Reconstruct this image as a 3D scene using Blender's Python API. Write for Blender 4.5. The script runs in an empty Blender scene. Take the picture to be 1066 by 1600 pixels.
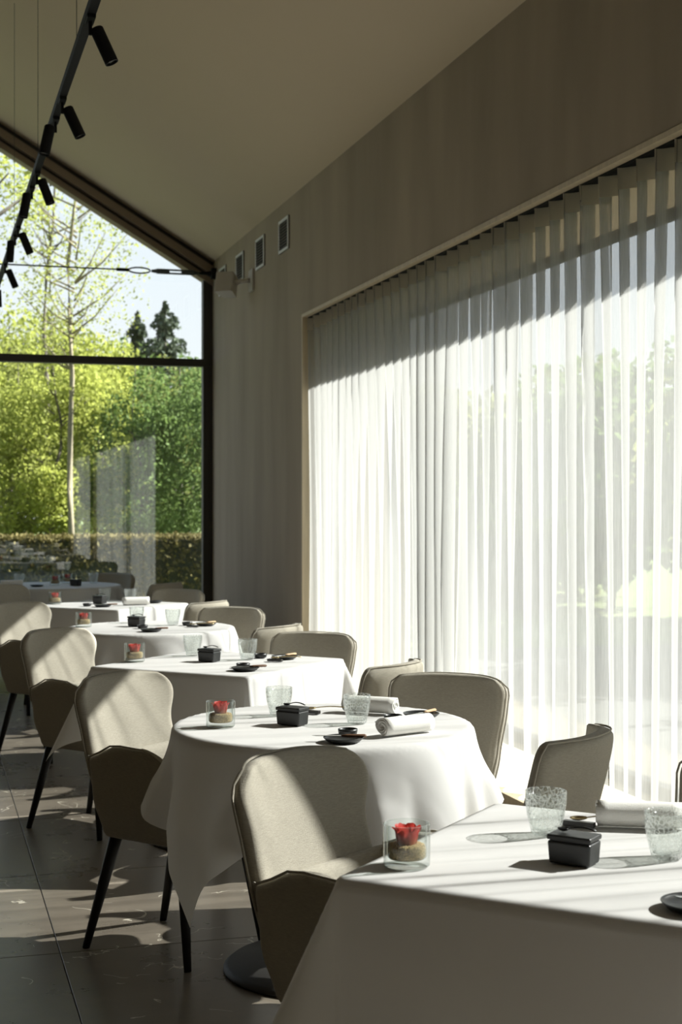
import bpy, bmesh, math, random
import numpy as np
from mathutils import Vector, Matrix, noise

sc = bpy.context.scene
COL = sc.collection
R = math.radians
random.seed(7)

# ------------------------------------------------------------------ camera
cam_d = bpy.data.cameras.new('camera')
cam = bpy.data.objects.new('camera', cam_d)
COL.objects.link(cam)
cam.location = (0, 0, 1.42)
cam.rotation_euler = (R(90), 0, R(-16.2))
cam_d.sensor_fit = 'VERTICAL'
cam_d.sensor_height = 36
cam_d.sensor_width = 24
cam_d.lens = 2250 / 1600 * 36
cam_d.shift_y = -11 / 1600
cam_d.clip_end = 500
cam_d.dof.use_dof = True
cam_d.dof.focus_distance = 4.0
cam_d.dof.aperture_fstop = 7.0
sc.camera = cam

# ------------------------------------------------------------------ world, sun, exposure
SUN_EL = 35.0
world = bpy.data.worlds.new('sky')
sc.world = world
world.use_nodes = True
wt = world.node_tree
wt.nodes.clear()
w_out = wt.nodes.new('ShaderNodeOutputWorld')
w_bg = wt.nodes.new('ShaderNodeBackground')
w_tc = wt.nodes.new('ShaderNodeTexCoord')
w_sep = wt.nodes.new('ShaderNodeSeparateXYZ')
w_ramp = wt.nodes.new('ShaderNodeValToRGB')
wt.links.new(w_tc.outputs['Generated'], w_sep.inputs[0])
wt.links.new(w_sep.outputs['Z'], w_ramp.inputs[0])
e = w_ramp.color_ramp.elements
e[0].position = 0.0
e[0].color = (0.93, 0.95, 0.95, 1)
e[1].position = 0.75
e[1].color = (0.40, 0.62, 0.95, 1)
wt.links.new(w_ramp.outputs[0], w_bg.inputs[0])
w_bg.inputs[1].default_value = 0.82
wt.links.new(w_bg.outputs[0], w_out.inputs[0])

sun_d = bpy.data.lights.new('sun', 'SUN')
sun_d.energy = 16.0
sun_d.angle = R(0.55)
sun_d.color = (1.0, 0.98, 0.94)
sun = bpy.data.objects.new('sun', sun_d)
COL.objects.link(sun)
sun.rotation_euler = Vector((-math.cos(R(SUN_EL)), 0.0, -math.sin(R(SUN_EL)))).to_track_quat('-Z', 'Y').to_euler()

sc.view_settings.view_transform = 'Standard'
sc.view_settings.look = 'None'
sc.view_settings.gamma = 1
sc.view_settings.use_curve_mapping = False
sc.view_settings.exposure = 0.68
cy = sc.cycles
cy.use_denoising = True
cy.max_bounces = 10
cy.diffuse_bounces = 6
cy.glossy_bounces = 5
cy.transmission_bounces = 6
cy.transparent_max_bounces = 32
cy.caustics_reflective = False
cy.caustics_refractive = False
cy.sample_clamp_indirect = 6.0

# ------------------------------------------------------------------ material helpers
MATS = {}


def new_mat(name):
    m = bpy.data.materials.new(name)
    m.use_nodes = True
    nt = m.node_tree
    nt.nodes.clear()
    out = nt.nodes.new('ShaderNodeOutputMaterial')
    MATS[name] = m
    return m, nt, out


def N(nt, t, **kw):
    n = nt.nodes.new(t)
    for k, v in kw.items():
        setattr(n, k, v)
    return n


def math_node(nt, op, a, b=None, clamp=False):
    n = N(nt, 'ShaderNodeMath', operation=op, use_clamp=clamp)
    for i, v in enumerate((a, b)):
        if v is None:
            continue
        if isinstance(v, (int, float)):
            n.inputs[i].default_value = v
        else:
            nt.links.new(v, n.inputs[i])
    return n.outputs[0]


def pbr(name, col, rough=0.5, metal=0.0, spec=0.5, var=0.0, nscale=20.0, stretch=(1, 1, 1), bump=0.0, bscale=80.0,
        sheen=0.0, coords='Object', translucent=0.0, bstretch=(1, 1, 1)):
    m, nt, out = new_mat(name)
    b = N(nt, 'ShaderNodeBsdfPrincipled')
    b.inputs['Base Color'].default_value = (*col, 1)
    b.inputs['Roughness'].default_value = rough
    b.inputs['Metallic'].default_value = metal
    b.inputs['Specular IOR Level'].default_value = spec
    if sheen:
        b.inputs['Sheen Weight'].default_value = sheen
    tc = N(nt, 'ShaderNodeTexCoord')
    if var:
        mp = N(nt, 'ShaderNodeMapping')
        mp.inputs['Scale'].default_value = stretch
        nt.links.new(tc.outputs[coords], mp.inputs[0])
        nz = N(nt, 'ShaderNodeTexNoise')
        nz.inputs['Scale'].default_value = nscale
        nz.inputs['Detail'].default_value = 5
        nt.links.new(mp.outputs[0], nz.inputs[0])
        rp = N(nt, 'ShaderNodeValToRGB')
        rp.color_ramp.elements[0].position = 0.25
        rp.color_ramp.elements[1].position = 0.75
        rp.color_ramp.elements[0].color = (*[c * (1 - var) for c in col], 1)
        rp.color_ramp.elements[1].color = (*[min(1, c * (1 + var)) for c in col], 1)
        nt.links.new(nz.outputs[0], rp.inputs[0])
        nt.links.new(rp.outputs[0], b.inputs['Base Color'])
    if bump:
        mp2 = N(nt, 'ShaderNodeMapping')
        mp2.inputs['Scale'].default_value = bstretch
        nt.links.new(tc.outputs[coords], mp2.inputs[0])
        nb = N(nt, 'ShaderNodeTexNoise')
        nb.inputs['Scale'].default_value = bscale
        nb.inputs['Detail'].default_value = 4
        nt.links.new(mp2.outputs[0], nb.inputs[0])
        bp = N(nt, 'ShaderNodeBump')
        bp.inputs['Strength'].default_value = bump
        bp.inputs['Distance'].default_value = 0.01
        nt.links.new(nb.outputs[0], bp.inputs['Height'])
        nt.links.new(bp.outputs[0], b.inputs['Normal'])
    if translucent:
        tr = N(nt, 'ShaderNodeBsdfTranslucent')
        tr.inputs[0].default_value = (*col, 1)
        mx = N(nt, 'ShaderNodeMixShader')
        mx.inputs[0].default_value = translucent
        nt.links.new(b.outputs[0], mx.inputs[1])
        nt.links.new(tr.outputs[0], mx.inputs[2])
        nt.links.new(mx.outputs[0], out.inputs[0])
    else:
        nt.links.new(b.outputs[0], out.inputs[0])
    return m


def thin_glass(name, ior, tint=(1, 1, 1), bump=0.0, bscale=60.0, rough=0.0, frost=0.0, edge=(0.95, 0.97, 0.96), pw=5.0):
    m, nt, out = new_mat(name)
    tr = N(nt, 'ShaderNodeBsdfTransparent')
    lw2 = N(nt, 'ShaderNodeLayerWeight')
    lw2.inputs[0].default_value = 0.5
    ed = math_node(nt, 'POWER', lw2.outputs['Facing'], 3.0)
    cm = N(nt, 'ShaderNodeMix', data_type='RGBA')
    nt.links.new(ed, cm.inputs[0])
    cm.inputs[6].default_value = (*tint, 1)
    cm.inputs[7].default_value = (*edge, 1)
    nt.links.new(cm.outputs[2], tr.inputs[0])
    gl = N(nt, 'ShaderNodeBsdfGlossy')
    gl.inputs['Roughness'].default_value = rough
    fr = N(nt, 'ShaderNodeLayerWeight')
    fr.inputs[0].default_value = 0.5
    r0 = ((ior - 1) / (ior + 1)) ** 2
    p5 = math_node(nt, 'POWER', fr.outputs['Facing'], pw)
    rf = math_node(nt, 'MULTIPLY_ADD', p5, 1 - r0)
    rf.node.inputs[2].default_value = r0
    mx = N(nt, 'ShaderNodeMixShader')
    nt.links.new(rf, mx.inputs[0])
    nt.links.new(tr.outputs[0], mx.inputs[1])
    nt.links.new(gl.outputs[0], mx.inputs[2])
    if bump:
        tc = N(nt, 'ShaderNodeTexCoord')
        vo = N(nt, 'ShaderNodeTexVoronoi', feature='DISTANCE_TO_EDGE')
        vo.inputs['Scale'].default_value = bscale
        nt.links.new(tc.outputs['Object'], vo.inputs[0])
        nz = N(nt, 'ShaderNodeTexNoise')
        nz.inputs['Scale'].default_value = bscale * 0.8
        nt.links.new(tc.outputs['Object'], nz.inputs[0])
        ad = math_node(nt, 'ADD', vo.outputs[0], nz.outputs[0])
        bp = N(nt, 'ShaderNodeBump')
        bp.inputs['Strength'].default_value = bump
        bp.inputs['Distance'].default_value = 0.006
        nt.links.new(ad, bp.inputs['Height'])
        nt.links.new(bp.outputs[0], fr.inputs['Normal'])
        nt.links.new(bp.outputs[0], gl.inputs['Normal'])
        if frost:
            df = N(nt, 'ShaderNodeBsdfTranslucent')
            df.inputs[0].default_value = (0.9, 0.92, 0.9, 1)
            d2 = N(nt, 'ShaderNodeBsdfDiffuse')
            d2.inputs[0].default_value = (0.9, 0.92, 0.9, 1)
            md = N(nt, 'ShaderNodeMixShader')
            nt.links.new(df.outputs[0], md.inputs[1])
            nt.links.new(d2.outputs[0], md.inputs[2])
            mk = math_node(nt, 'LESS_THAN', vo.outputs[0], 0.07)
            mf = math_node(nt, 'MULTIPLY', mk, frost)
            m2 = N(nt, 'ShaderNodeMixShader')
            nt.links.new(mf, m2.inputs[0])
            nt.links.new(mx.outputs[0], m2.inputs[1])
            nt.links.new(md.outputs[0], m2.inputs[2])
            nt.links.new(m2.outputs[0], out.inputs[0])
            return m
    nt.links.new(mx.outputs[0], out.inputs[0])
    return m


def sheer(name, t0, col):
    m, nt, out = new_mat(name)
    lw = N(nt, 'ShaderNodeLayerWeight')
    lw.inputs[0].default_value = 0.5
    cs = math_node(nt, 'SUBTRACT', 1.0, lw.outputs['Facing'])
    cs = math_node(nt, 'MAXIMUM', cs, 0.12)
    iv = math_node(nt, 'DIVIDE', 1.0, cs)
    iv = math_node(nt, 'MULTIPLY_ADD', iv, 0.6)
    iv.node.inputs[2].default_value = 0.4
    t = math_node(nt, 'POWER', t0, iv)
    tc = N(nt, 'ShaderNodeTexCoord')
    mp = N(nt, 'ShaderNodeMapping')
    mp.inputs['Scale'].default_value = (60, 60, 2.5)
    nt.links.new(tc.outputs['Object'], mp.inputs[0])
    nz = N(nt, 'ShaderNodeTexNoise')
    nz.inputs['Scale'].default_value = 4
    nz.inputs['Detail'].default_value = 3
    nt.links.new(mp.outputs[0], nz.inputs[0])
    vr = math_node(nt, 'MULTIPLY_ADD', nz.outputs[0], 0.5)
    vr.node.inputs[2].default_value = 0.75
    t = math_node(nt, 'MULTIPLY', t, vr, clamp=True)
    tr = N(nt, 'ShaderNodeBsdfTransparent')
    tl = N(nt, 'ShaderNodeBsdfTranslucent')
    tl.inputs[0].default_value = (*col, 1)
    df = N(nt, 'ShaderNodeBsdfDiffuse')
    df.inputs[0].default_value = (*col, 1)
    m1 = N(nt, 'ShaderNodeMixShader')
    m1.inputs[0].default_value = 0.53
    nt.links.new(tl.outputs[0], m1.inputs[1])
    nt.links.new(df.outputs[0], m1.inputs[2])
    m2 = N(nt, 'ShaderNodeMixShader')
    nt.links.new(t, m2.inputs[0])
    nt.links.new(m1.outputs[0], m2.inputs[1])
    nt.links.new(tr.outputs[0], m2.inputs[2])
    nt.links.new(m2.outputs[0], out.inputs[0])
    return m


pbr('plaster', (0.385, 0.32, 0.243), 0.85, var=0.16, nscale=1.1, stretch=(1, 2.2, 0.45), bump=0.04, bscale=5, bstretch=(1, 2.5, 0.6), spec=0.2)
pbr('ceiling_paint', (0.62, 0.52, 0.385), 0.9, spec=0.1, var=0.03, nscale=0.5)
pbr('wall_paint', (0.44, 0.385, 0.32), 0.9, spec=0.2, var=0.08, nscale=1.0)
pbr('reveal_wood', (0.62, 0.52, 0.36), 0.6, var=0.10, nscale=6, stretch=(6, 6, 0.5), spec=0.3)
pbr('dark_metal', (0.035, 0.033, 0.03), 0.45, spec=0.4)
pbr('frame_metal', (0.05, 0.045, 0.038), 0.5, spec=0.4)
pbr('frame_wood', (0.27, 0.21, 0.15), 0.6, spec=0.3)
pbr('black_paint', (0.012, 0.012, 0.012), 0.7, spec=0.15)
pbr('steel', (0.10, 0.11, 0.11), 0.35, metal=0.8)
pbr('linen', (0.39, 0.36, 0.297), 0.95, var=0.14, nscale=80, stretch=(1, 1, 7), bump=0.35, bscale=350, spec=0.1, sheen=0.15, bstretch=(1, 1, 3))
pbr('cotton', (0.84, 0.835, 0.82), 0.85, bump=0.04, bscale=25, spec=0.15, translucent=0.28, var=0.015, nscale=5)
pbr('towel', (0.84, 0.83, 0.79), 0.95, bump=0.3, bscale=500, spec=0.1)
pbr('black_ceramic', (0.018, 0.019, 0.019), 0.38, spec=0.5, bump=0.06, bscale=60)
pbr('black_lacquer', (0.015, 0.013, 0.012), 0.3, spec=0.5)
pbr('brass', (0.62, 0.50, 0.27), 0.32, metal=1.0)
pbr('light_wood', (0.60, 0.40, 0.22), 0.55, var=0.1, nscale=40)
pbr('brown_wood', (0.14, 0.07, 0.035), 0.5, var=0.15, nscale=40)
pbr('blade_steel', (0.6, 0.6, 0.58), 0.25, metal=1.0)
pbr('base_metal', (0.030, 0.028, 0.026), 0.55, spec=0.4)
pbr('leg_black', (0.010, 0.009, 0.008), 0.5, spec=0.3)
pbr('speaker_white', (0.55, 0.52, 0.46), 0.6, spec=0.3)
pbr('vent_white', (0.62, 0.62, 0.60), 0.5)
pbr('vent_slat', (0.16, 0.13, 0.10), 0.6)
pbr('lens_metal', (0.35, 0.35, 0.33), 0.25, metal=0.6)  # plain grey lens face that emits nothing
pbr('sand', (0.60, 0.43, 0.21), 0.95, var=0.55, nscale=330, bump=0.8, bscale=500)
pbr('grass', (0.13, 0.17, 0.045), 0.95, var=0.3, nscale=3)
pbr('terrace', (0.16, 0.16, 0.16), 0.8, var=0.15, nscale=5)
pbr('paving_dark', (0.055, 0.056, 0.052), 0.85, var=0.2, nscale=5)  # kept dark so the added strip stays dim behind the voile
pbr('bark_pale', (0.24, 0.205, 0.14), 0.9, var=0.3, nscale=5, bump=0.4, bscale=15)
pbr('bark_dark', (0.11, 0.095, 0.075), 0.9, var=0.3, nscale=5)
pbr('leaf_yellow', (0.36, 0.39, 0.09), 0.7, spec=0.2, translucent=0.5, var=0.35, nscale=1.6)
pbr('leaf_green', (0.14, 0.205, 0.06), 0.7, spec=0.2, translucent=0.45, var=0.4, nscale=1.6)
pbr('leaf_olive', (0.24, 0.26, 0.075), 0.7, spec=0.2, translucent=0.45, var=0.4, nscale=1.6)
pbr('leaf_conifer', (0.075, 0.095, 0.06), 0.8, spec=0.2, translucent=0.15, var=0.35, nscale=2)
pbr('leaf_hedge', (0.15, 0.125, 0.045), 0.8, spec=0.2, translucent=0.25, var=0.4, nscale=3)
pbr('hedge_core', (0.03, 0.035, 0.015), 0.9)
thin_glass('window_glass', 1.85, (0.97, 0.985, 0.975))
thin_glass('clear_glass', 1.6, (0.96, 0.98, 0.97), edge=(0.66, 0.74, 0.71), pw=3.5)
thin_glass('crackle_glass', 1.55, (0.96, 0.975, 0.965), bump=0.7, bscale=110, rough=0.06, frost=0.22, edge=(0.80, 0.84, 0.82), pw=3.5)
sheer('sheer_voile', 0.485, (0.455, 0.455, 0.44))
sheer('heading_voile', 0.10, (0.62, 0.58, 0.50))


def stone_floor():
    m, nt, out = new_mat('stone')
    b = N(nt, 'ShaderNodeBsdfPrincipled')
    b.inputs['Roughness'].default_value = 0.22
    b.inputs['Specular IOR Level'].default_value = 0.17
    tc = N(nt, 'ShaderNodeTexCoord')
    geo = N(nt, 'ShaderNodeNewGeometry')
    nz = N(nt, 'ShaderNodeTexNoise')
    nz.inputs['Scale'].default_value = 2.2
    nz.inputs['Detail'].default_value = 8
    nz.inputs['Roughness'].default_value = 0.65
    nt.links.new(geo.outputs['Position'], nz.inputs[0])
    rp = N(nt, 'ShaderNodeValToRGB')
    rp.color_ramp.elements[0].position = 0.3
    rp.color_ramp.elements[1].position = 0.75
    rp.color_ramp.elements[0].color = (0.11, 0.094, 0.075, 1)
    rp.color_ramp.elements[1].color = (0.195, 0.168, 0.133, 1)
    nt.links.new(nz.outputs[0], rp.inputs[0])
    # pale veins: thin level set of a warped noise, broken up by another
    n2 = N(nt, 'ShaderNodeTexNoise')
    n2.inputs['Scale'].default_value = 2.6
    n2.inputs['Detail'].default_value = 3
    n2.inputs['Distortion'].default_value = 1.2
    nt.links.new(geo.outputs['Position'], n2.inputs[0])
    d = math_node(nt, 'SUBTRACT', n2.outputs[0], 0.5)
    d = math_node(nt, 'ABSOLUTE', d)
    v = math_node(nt, 'LESS_THAN', d, 0.0035)
    n3 = N(nt, 'ShaderNodeTexNoise')
    n3.inputs['Scale'].default_value = 6.0
    nt.links.new(geo.outputs['Position'], n3.inputs[0])
    br = math_node(nt, 'GREATER_THAN', n3.outputs[0], 0.55)
    v = math_node(nt, 'MULTIPLY', v, br)
    mx = N(nt, 'ShaderNodeMix', data_type='RGBA')
    nt.links.new(v, mx.inputs[0])
    nt.links.new(rp.outputs[0], mx.inputs[6])
    mx.inputs[7].default_value = (0.5, 0.46, 0.38, 1)
    nt.links.new(mx.outputs[2], b.inputs['Base Color'])
    rr = math_node(nt, 'MULTIPLY_ADD', nz.outputs[0], 0.18)
    rr.node.inputs[2].default_value = 0.20
    nt.links.new(rr, b.inputs['Roughness'])
    nt.links.new(b.outputs[0], out.inputs[0])


stone_floor()


def rose_mat():
    m, nt, out = new_mat('rose_petal')
    tc = N(nt, 'ShaderNodeTexCoord')
    sp = N(nt, 'ShaderNodeSeparateXYZ')
    nt.links.new(tc.outputs['Object'], sp.inputs[0])
    rp = N(nt, 'ShaderNodeValToRGB')
    rp.color_ramp.elements[0].position = 0.002
    rp.color_ramp.elements[0].color = (0.40, 0.20, 0.06, 1)
    rp.color_ramp.elements[1].position = 0.024
    rp.color_ramp.elements[1].color = (0.60, 0.07, 0.055, 1)
    nt.links.new(sp.outputs['Z'], rp.inputs[0])
    b = N(nt, 'ShaderNodeBsdfPrincipled')
    b.inputs['Roughness'].default_value = 0.6
    nt.links.new(rp.outputs[0], b.inputs['Base Color'])
    tr = N(nt, 'ShaderNodeBsdfTranslucent')
    nt.links.new(rp.outputs[0], tr.inputs[0])
    mx = N(nt, 'ShaderNodeMixShader')
    mx.inputs[0].default_value = 0.35
    nt.links.new(b.outputs[0], mx.inputs[1])
    nt.links.new(tr.outputs[0], mx.inputs[2])
    nt.links.new(mx.outputs[0], out.inputs[0])


rose_mat()

# ------------------------------------------------------------------ geometry helpers


class MB:
    def __init__(s):
        s.v = []
        s.f = []

    def add(s, verts, faces):
        o = len(s.v)
        s.v += [tuple(p) for p in verts]
        s.f += [tuple(i + o for i in f) for f in faces]
        return s

    def box(s, x0, x1, y0, y1, z0, z1, bevel=0.0, seg=2):
        bm = bmesh.new()
        bmesh.ops.create_cube(bm, size=1)
        for v in bm.verts:
            v.co = Vector(((x0 + x1) / 2 + v.co.x * (x1 - x0), (y0 + y1) / 2 + v.co.y * (y1 - y0), (z0 + z1) / 2 + v.co.z * (z1 - z0)))
        if bevel:
            bmesh.ops.bevel(bm, geom=bm.edges[:], offset=bevel, segments=seg, profile=0.5, affect='EDGES')
        bm.verts.index_update()
        s.add([v.co for v in bm.verts], [[v.index for v in f.verts] for f in bm.faces])
        bm.free()
        return s

    def prism(s, poly, y0, y1):
        """poly in (x,z), extruded along y"""
        n = len(poly)
        vs = [(x, y0, z) for x, z in poly] + [(x, y1, z) for x, z in poly]
        fs = [tuple(range(n)), tuple(range(2 * n - 1, n - 1, -1))]
        fs += [(i, i + n, (i + 1) % n + n, (i + 1) % n) for i in range(n)]
        return s.add(vs, fs)

    def lathe(s, prof, n=32, cx=0, cy=0):
        """prof (r,z) list; closed where r=0"""
        vs, rows = [], []
        for r, z in prof:
            if r < 1e-6:
                rows.append([len(vs)])
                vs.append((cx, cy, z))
            else:
                rows.append(list(range(len(vs), len(vs) + n)))
                vs += [(cx + r * math.cos(2 * math.pi * k / n), cy + r * math.sin(2 * math.pi * k / n), z) for k in range(n)]
        fs = []
        for a, b in zip(rows, rows[1:]):
            if len(a) == 1 and len(b) == 1:
                continue
            for k in range(n):
                k2 = (k + 1) % n
                if len(a) == 1:
                    fs.append((a[0], b[k2], b[k]))
                elif len(b) == 1:
                    fs.append((a[k], a[k2], b[0]))
                else:
                    fs.append((a[k], a[k2], b[k2], b[k]))
        return s.add(vs, fs)

    def tube(s, pts, rad, n=8, closed=False, flat=1.0):
        pts = [Vector(p) for p in pts]
        m = len(pts)
        rads = rad if isinstance(rad, (list, tuple)) else [rad] * m
        vs = []
        up = Vector((0, 0, 1))
        for i, p in enumerate(pts):
            if closed:
                t = pts[(i + 1) % m] - pts[i - 1]
            else:
                t = pts[min(i + 1, m - 1)] - pts[max(i - 1, 0)]
            t.normalize()
            a = t.cross(up)
            if a.length < 1e-3:
                a = t.cross(Vector((0, 1, 0)))
            a.normalize()
            b = a.cross(t).normalized()
            for k in range(n):
                w = 2 * math.pi * k / n
                vs.append(p + a * math.cos(w) * rads[i] + b * math.sin(w) * rads[i] * flat)
        fs = []
        for i in range(m if closed else m - 1):
            j = (i + 1) % m
            for k in range(n):
                k2 = (k + 1) % n
                fs.append((i * n + k, i * n + k2, j * n + k2, j * n + k))
        if not closed:
            fs.append(tuple(range(n - 1, -1, -1)))
            fs.append(tuple((m - 1) * n + k for k in range(n)))
        return s.add(vs, fs)

    def grid(s, rows):
        """rows of equal-length point lists"""
        n = len(rows[0])
        vs = [p for r in rows for p in r]
        fs = [(i * n + j, i * n + j + 1, (i + 1) * n + j + 1, (i + 1) * n + j) for i in range(len(rows) - 1) for j in range(n - 1)]
        return s.add(vs, fs)

    def xf(s, M):
        s.v = [tuple(M @ Vector(p)) for p in s.v]
        return s

    def mesh(s, name, mat, smooth=False, fix=True):
        me = bpy.data.meshes.new(name)
        me.from_pydata(s.v, [], s.f)
        if fix:
            bm = bmesh.new()
            bm.from_mesh(me)
            bmesh.ops.recalc_face_normals(bm, faces=bm.faces)
            bm.to_mesh(me)
            bm.free()
        if mat:
            me.materials.append(MATS[mat])
        if smooth:
            me.polygons.foreach_set('use_smooth', [True] * len(me.polygons))
        me.update()
        return me

    def build(s, name, mat, parent=None, smooth=False, loc=None, rotz=0.0, sub=0, fix=True):
        return put(name, s.mesh(name, mat, smooth, fix), parent, loc, rotz, sub)


def put(name, me, parent=None, loc=None, rotz=0.0, sub=0):
    o = bpy.data.objects.new(name, me)
    COL.objects.link(o)
    o.parent = parent
    if loc is not None:
        o.location = loc
    o.rotation_euler = (0, 0, rotz)
    if sub:
        md = o.modifiers.new('sub', 'SUBSURF')
        md.levels = sub
        md.render_levels = sub
    return o


def tag(o, label=None, cat=None, group=None, kind=None):
    if label:
        o['label'] = label
    if cat:
        o['category'] = cat
    if group:
        o['group'] = group
    if kind:
        o['kind'] = kind
    return o


def empty(name, loc=(0, 0, 0), rotz=0.0):
    o = bpy.data.objects.new(name, None)
    COL.objects.link(o)
    o.location = loc
    o.rotation_euler = (0, 0, rotz)
    o.empty_display_size = 0.1
    return o


def copy_tree(o, parent=None):
    c = o.copy()
    COL.objects.link(c)
    c.parent = parent
    for ch in list(o.children):
        copy_tree(ch, c)
    return c


def struct(o):
    o['kind'] = 'structure'
    return o


USED = {}


def instance(proto_key, make, loc, rotz, label, group=None, scale=None):
    """first call uses the prototype itself, later calls copy it"""
    if proto_key not in USED:
        USED[proto_key] = make()
        o = USED[proto_key]
    else:
        o = copy_tree(USED[proto_key])
    o.location = loc
    o.rotation_euler = (0, 0, rotz)
    o.scale = scale or (1, 1, 1)
    o['label'] = label
    if group:
        o['group'] = group
    return o


# ------------------------------------------------------------------ room dimensions
WX = 2.64          # inner face of the curtained wall
WO = 3.46          # its outer face
YB = 13.5          # glazed gable wall
YF = -3.0          # wall behind the viewer
XL = -5.64         # opposite wall
ZW = 3.72          # ceiling height at the walls
SL = 0.596         # roof slope
RX = (WX + XL) / 2
ZR = ZW + SL * (WX - RX)
ZH = 2.80          # window head
WIN = [(3.62, 10.1), (0.1, 3.20)]   # curtained openings along y


def zc(x):
    return ZW + SL * (WX - x) if x > RX else ZW + SL * (x - XL)


# floor with its stone tiles
fl = struct(MB().box(XL - 0.3, WO, YF - 0.3, YB + 0.1, -0.2, -0.014).build('floor', 'hedge_core'))
tile_me = {}
for i in range(-7, 4):
    x0, x1 = 0.418 + i, 1.418 + i
    x0, x1 = max(x0, XL), min(x1, WX)
    if x1 - x0 < 0.02:
        continue
    for j in range(-9, 11):
        y0, y1 = 4.63 + j, 5.63 + j
        y0, y1 = max(y0, YF), min(y1, YB)
        if y1 - y0 < 0.02:
            continue
        key = (round(x1 - x0, 3), round(y1 - y0, 3))
        if key not in tile_me:
            a, b = key[0] / 2 - 0.0016, key[1] / 2 - 0.0016
            tile_me[key] = MB().box(-a, a, -b, b, -0.014, 0.0, 0.0012, 1).mesh('tile', 'stone')
        put('tile', tile_me[key], fl, ((x0 + x1) / 2, (y0 + y1) / 2, 0))

# curtained wall: lintel, end piers, middle pier, low plinth
w = MB()
w.prism([(WX, ZH), (WO, ZH), (WO, ZW - SL * (WO - WX)), (WX, ZW)], YF, YB)
w.box(WX, WO, WIN[0][1], YB, 0, ZH)
w.box(WX, WO, WIN[1][1], WIN[0][0], 0, ZH)
w.box(WX, WO, YF, WIN[1][0], 0, ZH)
struct(w.build('wall_right', 'plaster'))
struct(MB().box(WX + 0.002, WO, WIN[0][0], WIN[0][1], -0.02, 0.055).box(WX + 0.002, WO, WIN[1][0], WIN[1][1], -0.02, 0.055).build('trim_1', 'reveal_wood'))
for k, (a, b) in enumerate(WIN):
    t = MB()
    t.box(WX - 0.004, WO - 0.1, b - 0.022, b, 0.055, ZH)
    t.box(WX - 0.004, WO - 0.1, a, a + 0.022, 0.055, ZH)
    t.box(WX - 0.004, WO - 0.1, a + 0.022, b - 0.022, ZH - 0.022, ZH)
    struct(t.build('trim_%d' % (k + 2), 'reveal_wood'))

# ceiling slopes
c = MB()
c.prism([(WO, zc(WO)), (RX, ZR), (RX, ZR + 0.3), (WO, zc(WO) + 0.3)], YF - 0.3, YB + 0.35)
c.prism([(XL - 0.5, ZW - SL * 0.5), (XL - 0.5, ZW - SL * 0.5 + 0.3), (RX, ZR + 0.3), (RX, ZR)], YF - 0.3, YB + 0.35)
struct(c.build('ceiling', 'ceiling_paint'))

# wall behind the viewer and opposite wall with tall openings
struct(MB().prism([(XL - 0.3, 0), (WO, 0), (WO, zc(WO)), (RX, ZR), (XL - 0.3, zc(XL - 0.3))], YF - 0.3, YF).build('wall_front', 'wall_paint'))
LW = []
w = MB()
w.prism([(XL, ZH), (XL - 0.4, ZH), (XL - 0.4, ZW - SL * 0.4), (XL, ZW)], YF, YB)
prev = YF
for a, b in LW + [(YB, YB)]:
    w.box(XL - 0.4, XL, prev, a, 0, ZH)
    prev = b
struct(w.build('wall_left', 'wall_paint'))


def framed_window(name, x, a, b, z0, z1, n):
    r = struct(empty(name, (x, (a + b) / 2, z0)))
    f = 0.06
    hw = (b - a) / 2
    h = z1 - z0
    MB().box(-0.035, 0.035, -hw, hw, 0, f).build('frame_rail', 'frame_metal', r)
    MB().box(-0.035, 0.035, -hw, hw, h - f, h).build('frame_rail', 'frame_metal', r)
    for k in range(n + 1):
        y = -hw + 2 * hw * k / n
        y = min(max(y, -hw + f / 2), hw - f / 2)
        MB().box(-0.035, 0.035, y - f / 2, y + f / 2, f, h - f).build('mullion', 'frame_metal', r)
    for k in range(n):
        ya, yb = -hw + 2 * hw * k / n + f / 2, -hw + 2 * hw * (k + 1) / n - f / 2
        MB().box(-0.006, 0.006, ya, yb, f, h - f).build('pane', 'window_glass', r)
    return r


framed_window('window_2', WO - 0.14, WIN[0][0], WIN[0][1], 0.055, ZH, 1)
framed_window('window_3', WO - 0.14, WIN[1][0], WIN[1][1], 0.055, ZH, 1)
for k, (a, b) in enumerate(LW):
    framed_window('window_%d' % (k + 4), XL - 0.2, a, b, 0.0, ZH, 2)

# glazed gable: transom, mullions, sloped head beams, panes
gw = struct(empty('window_1', (0, YB, 0)))
ZT0 = 2.765
f = 0.07
MULL = [WX - 0.09, -0.9, RX * 0 - 3.9, XL + 0.09]
xs = [WX - 0.045, -0.35, -3.0, XL + 0.045]
MB().box(XL, WX, -0.05, 0.05, ZT0 - 0.035, ZT0 + 0.035).build('transom', 'frame_metal', gw)
MB().box(XL, WX, -0.05, 0.05, 0.0, 0.06).build('frame_rail', 'frame_metal', gw)
HB = 0.23   # build-up of the sloped head below the ceiling
for x in xs:
    zt = zc(x) - 0.1
    hw = 0.045
    MB().prism([(x - hw, 0.0), (x + hw, 0.0), (x + hw, min(zc(x + hw), zc(x - hw)) - 0.05), (x - hw, min(zc(x + hw), zc(x - hw)) - 0.05)], -0.045, 0.045).build('mullion', 'frame_metal', gw)


def slope_bar(name, d0, d1, y0, y1, mat, side):
    if side > 0:
        poly = [(WX, ZW - d1), (WX, ZW - d0), (RX, ZR - d0), (RX, ZR - d1)]
    else:
        poly = [(XL, ZW - d1), (XL, ZW - d0), (RX, ZR - d0), (RX, ZR - d1)]
    MB().prism(poly, y0, y1).build(name, mat, gw)


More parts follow.
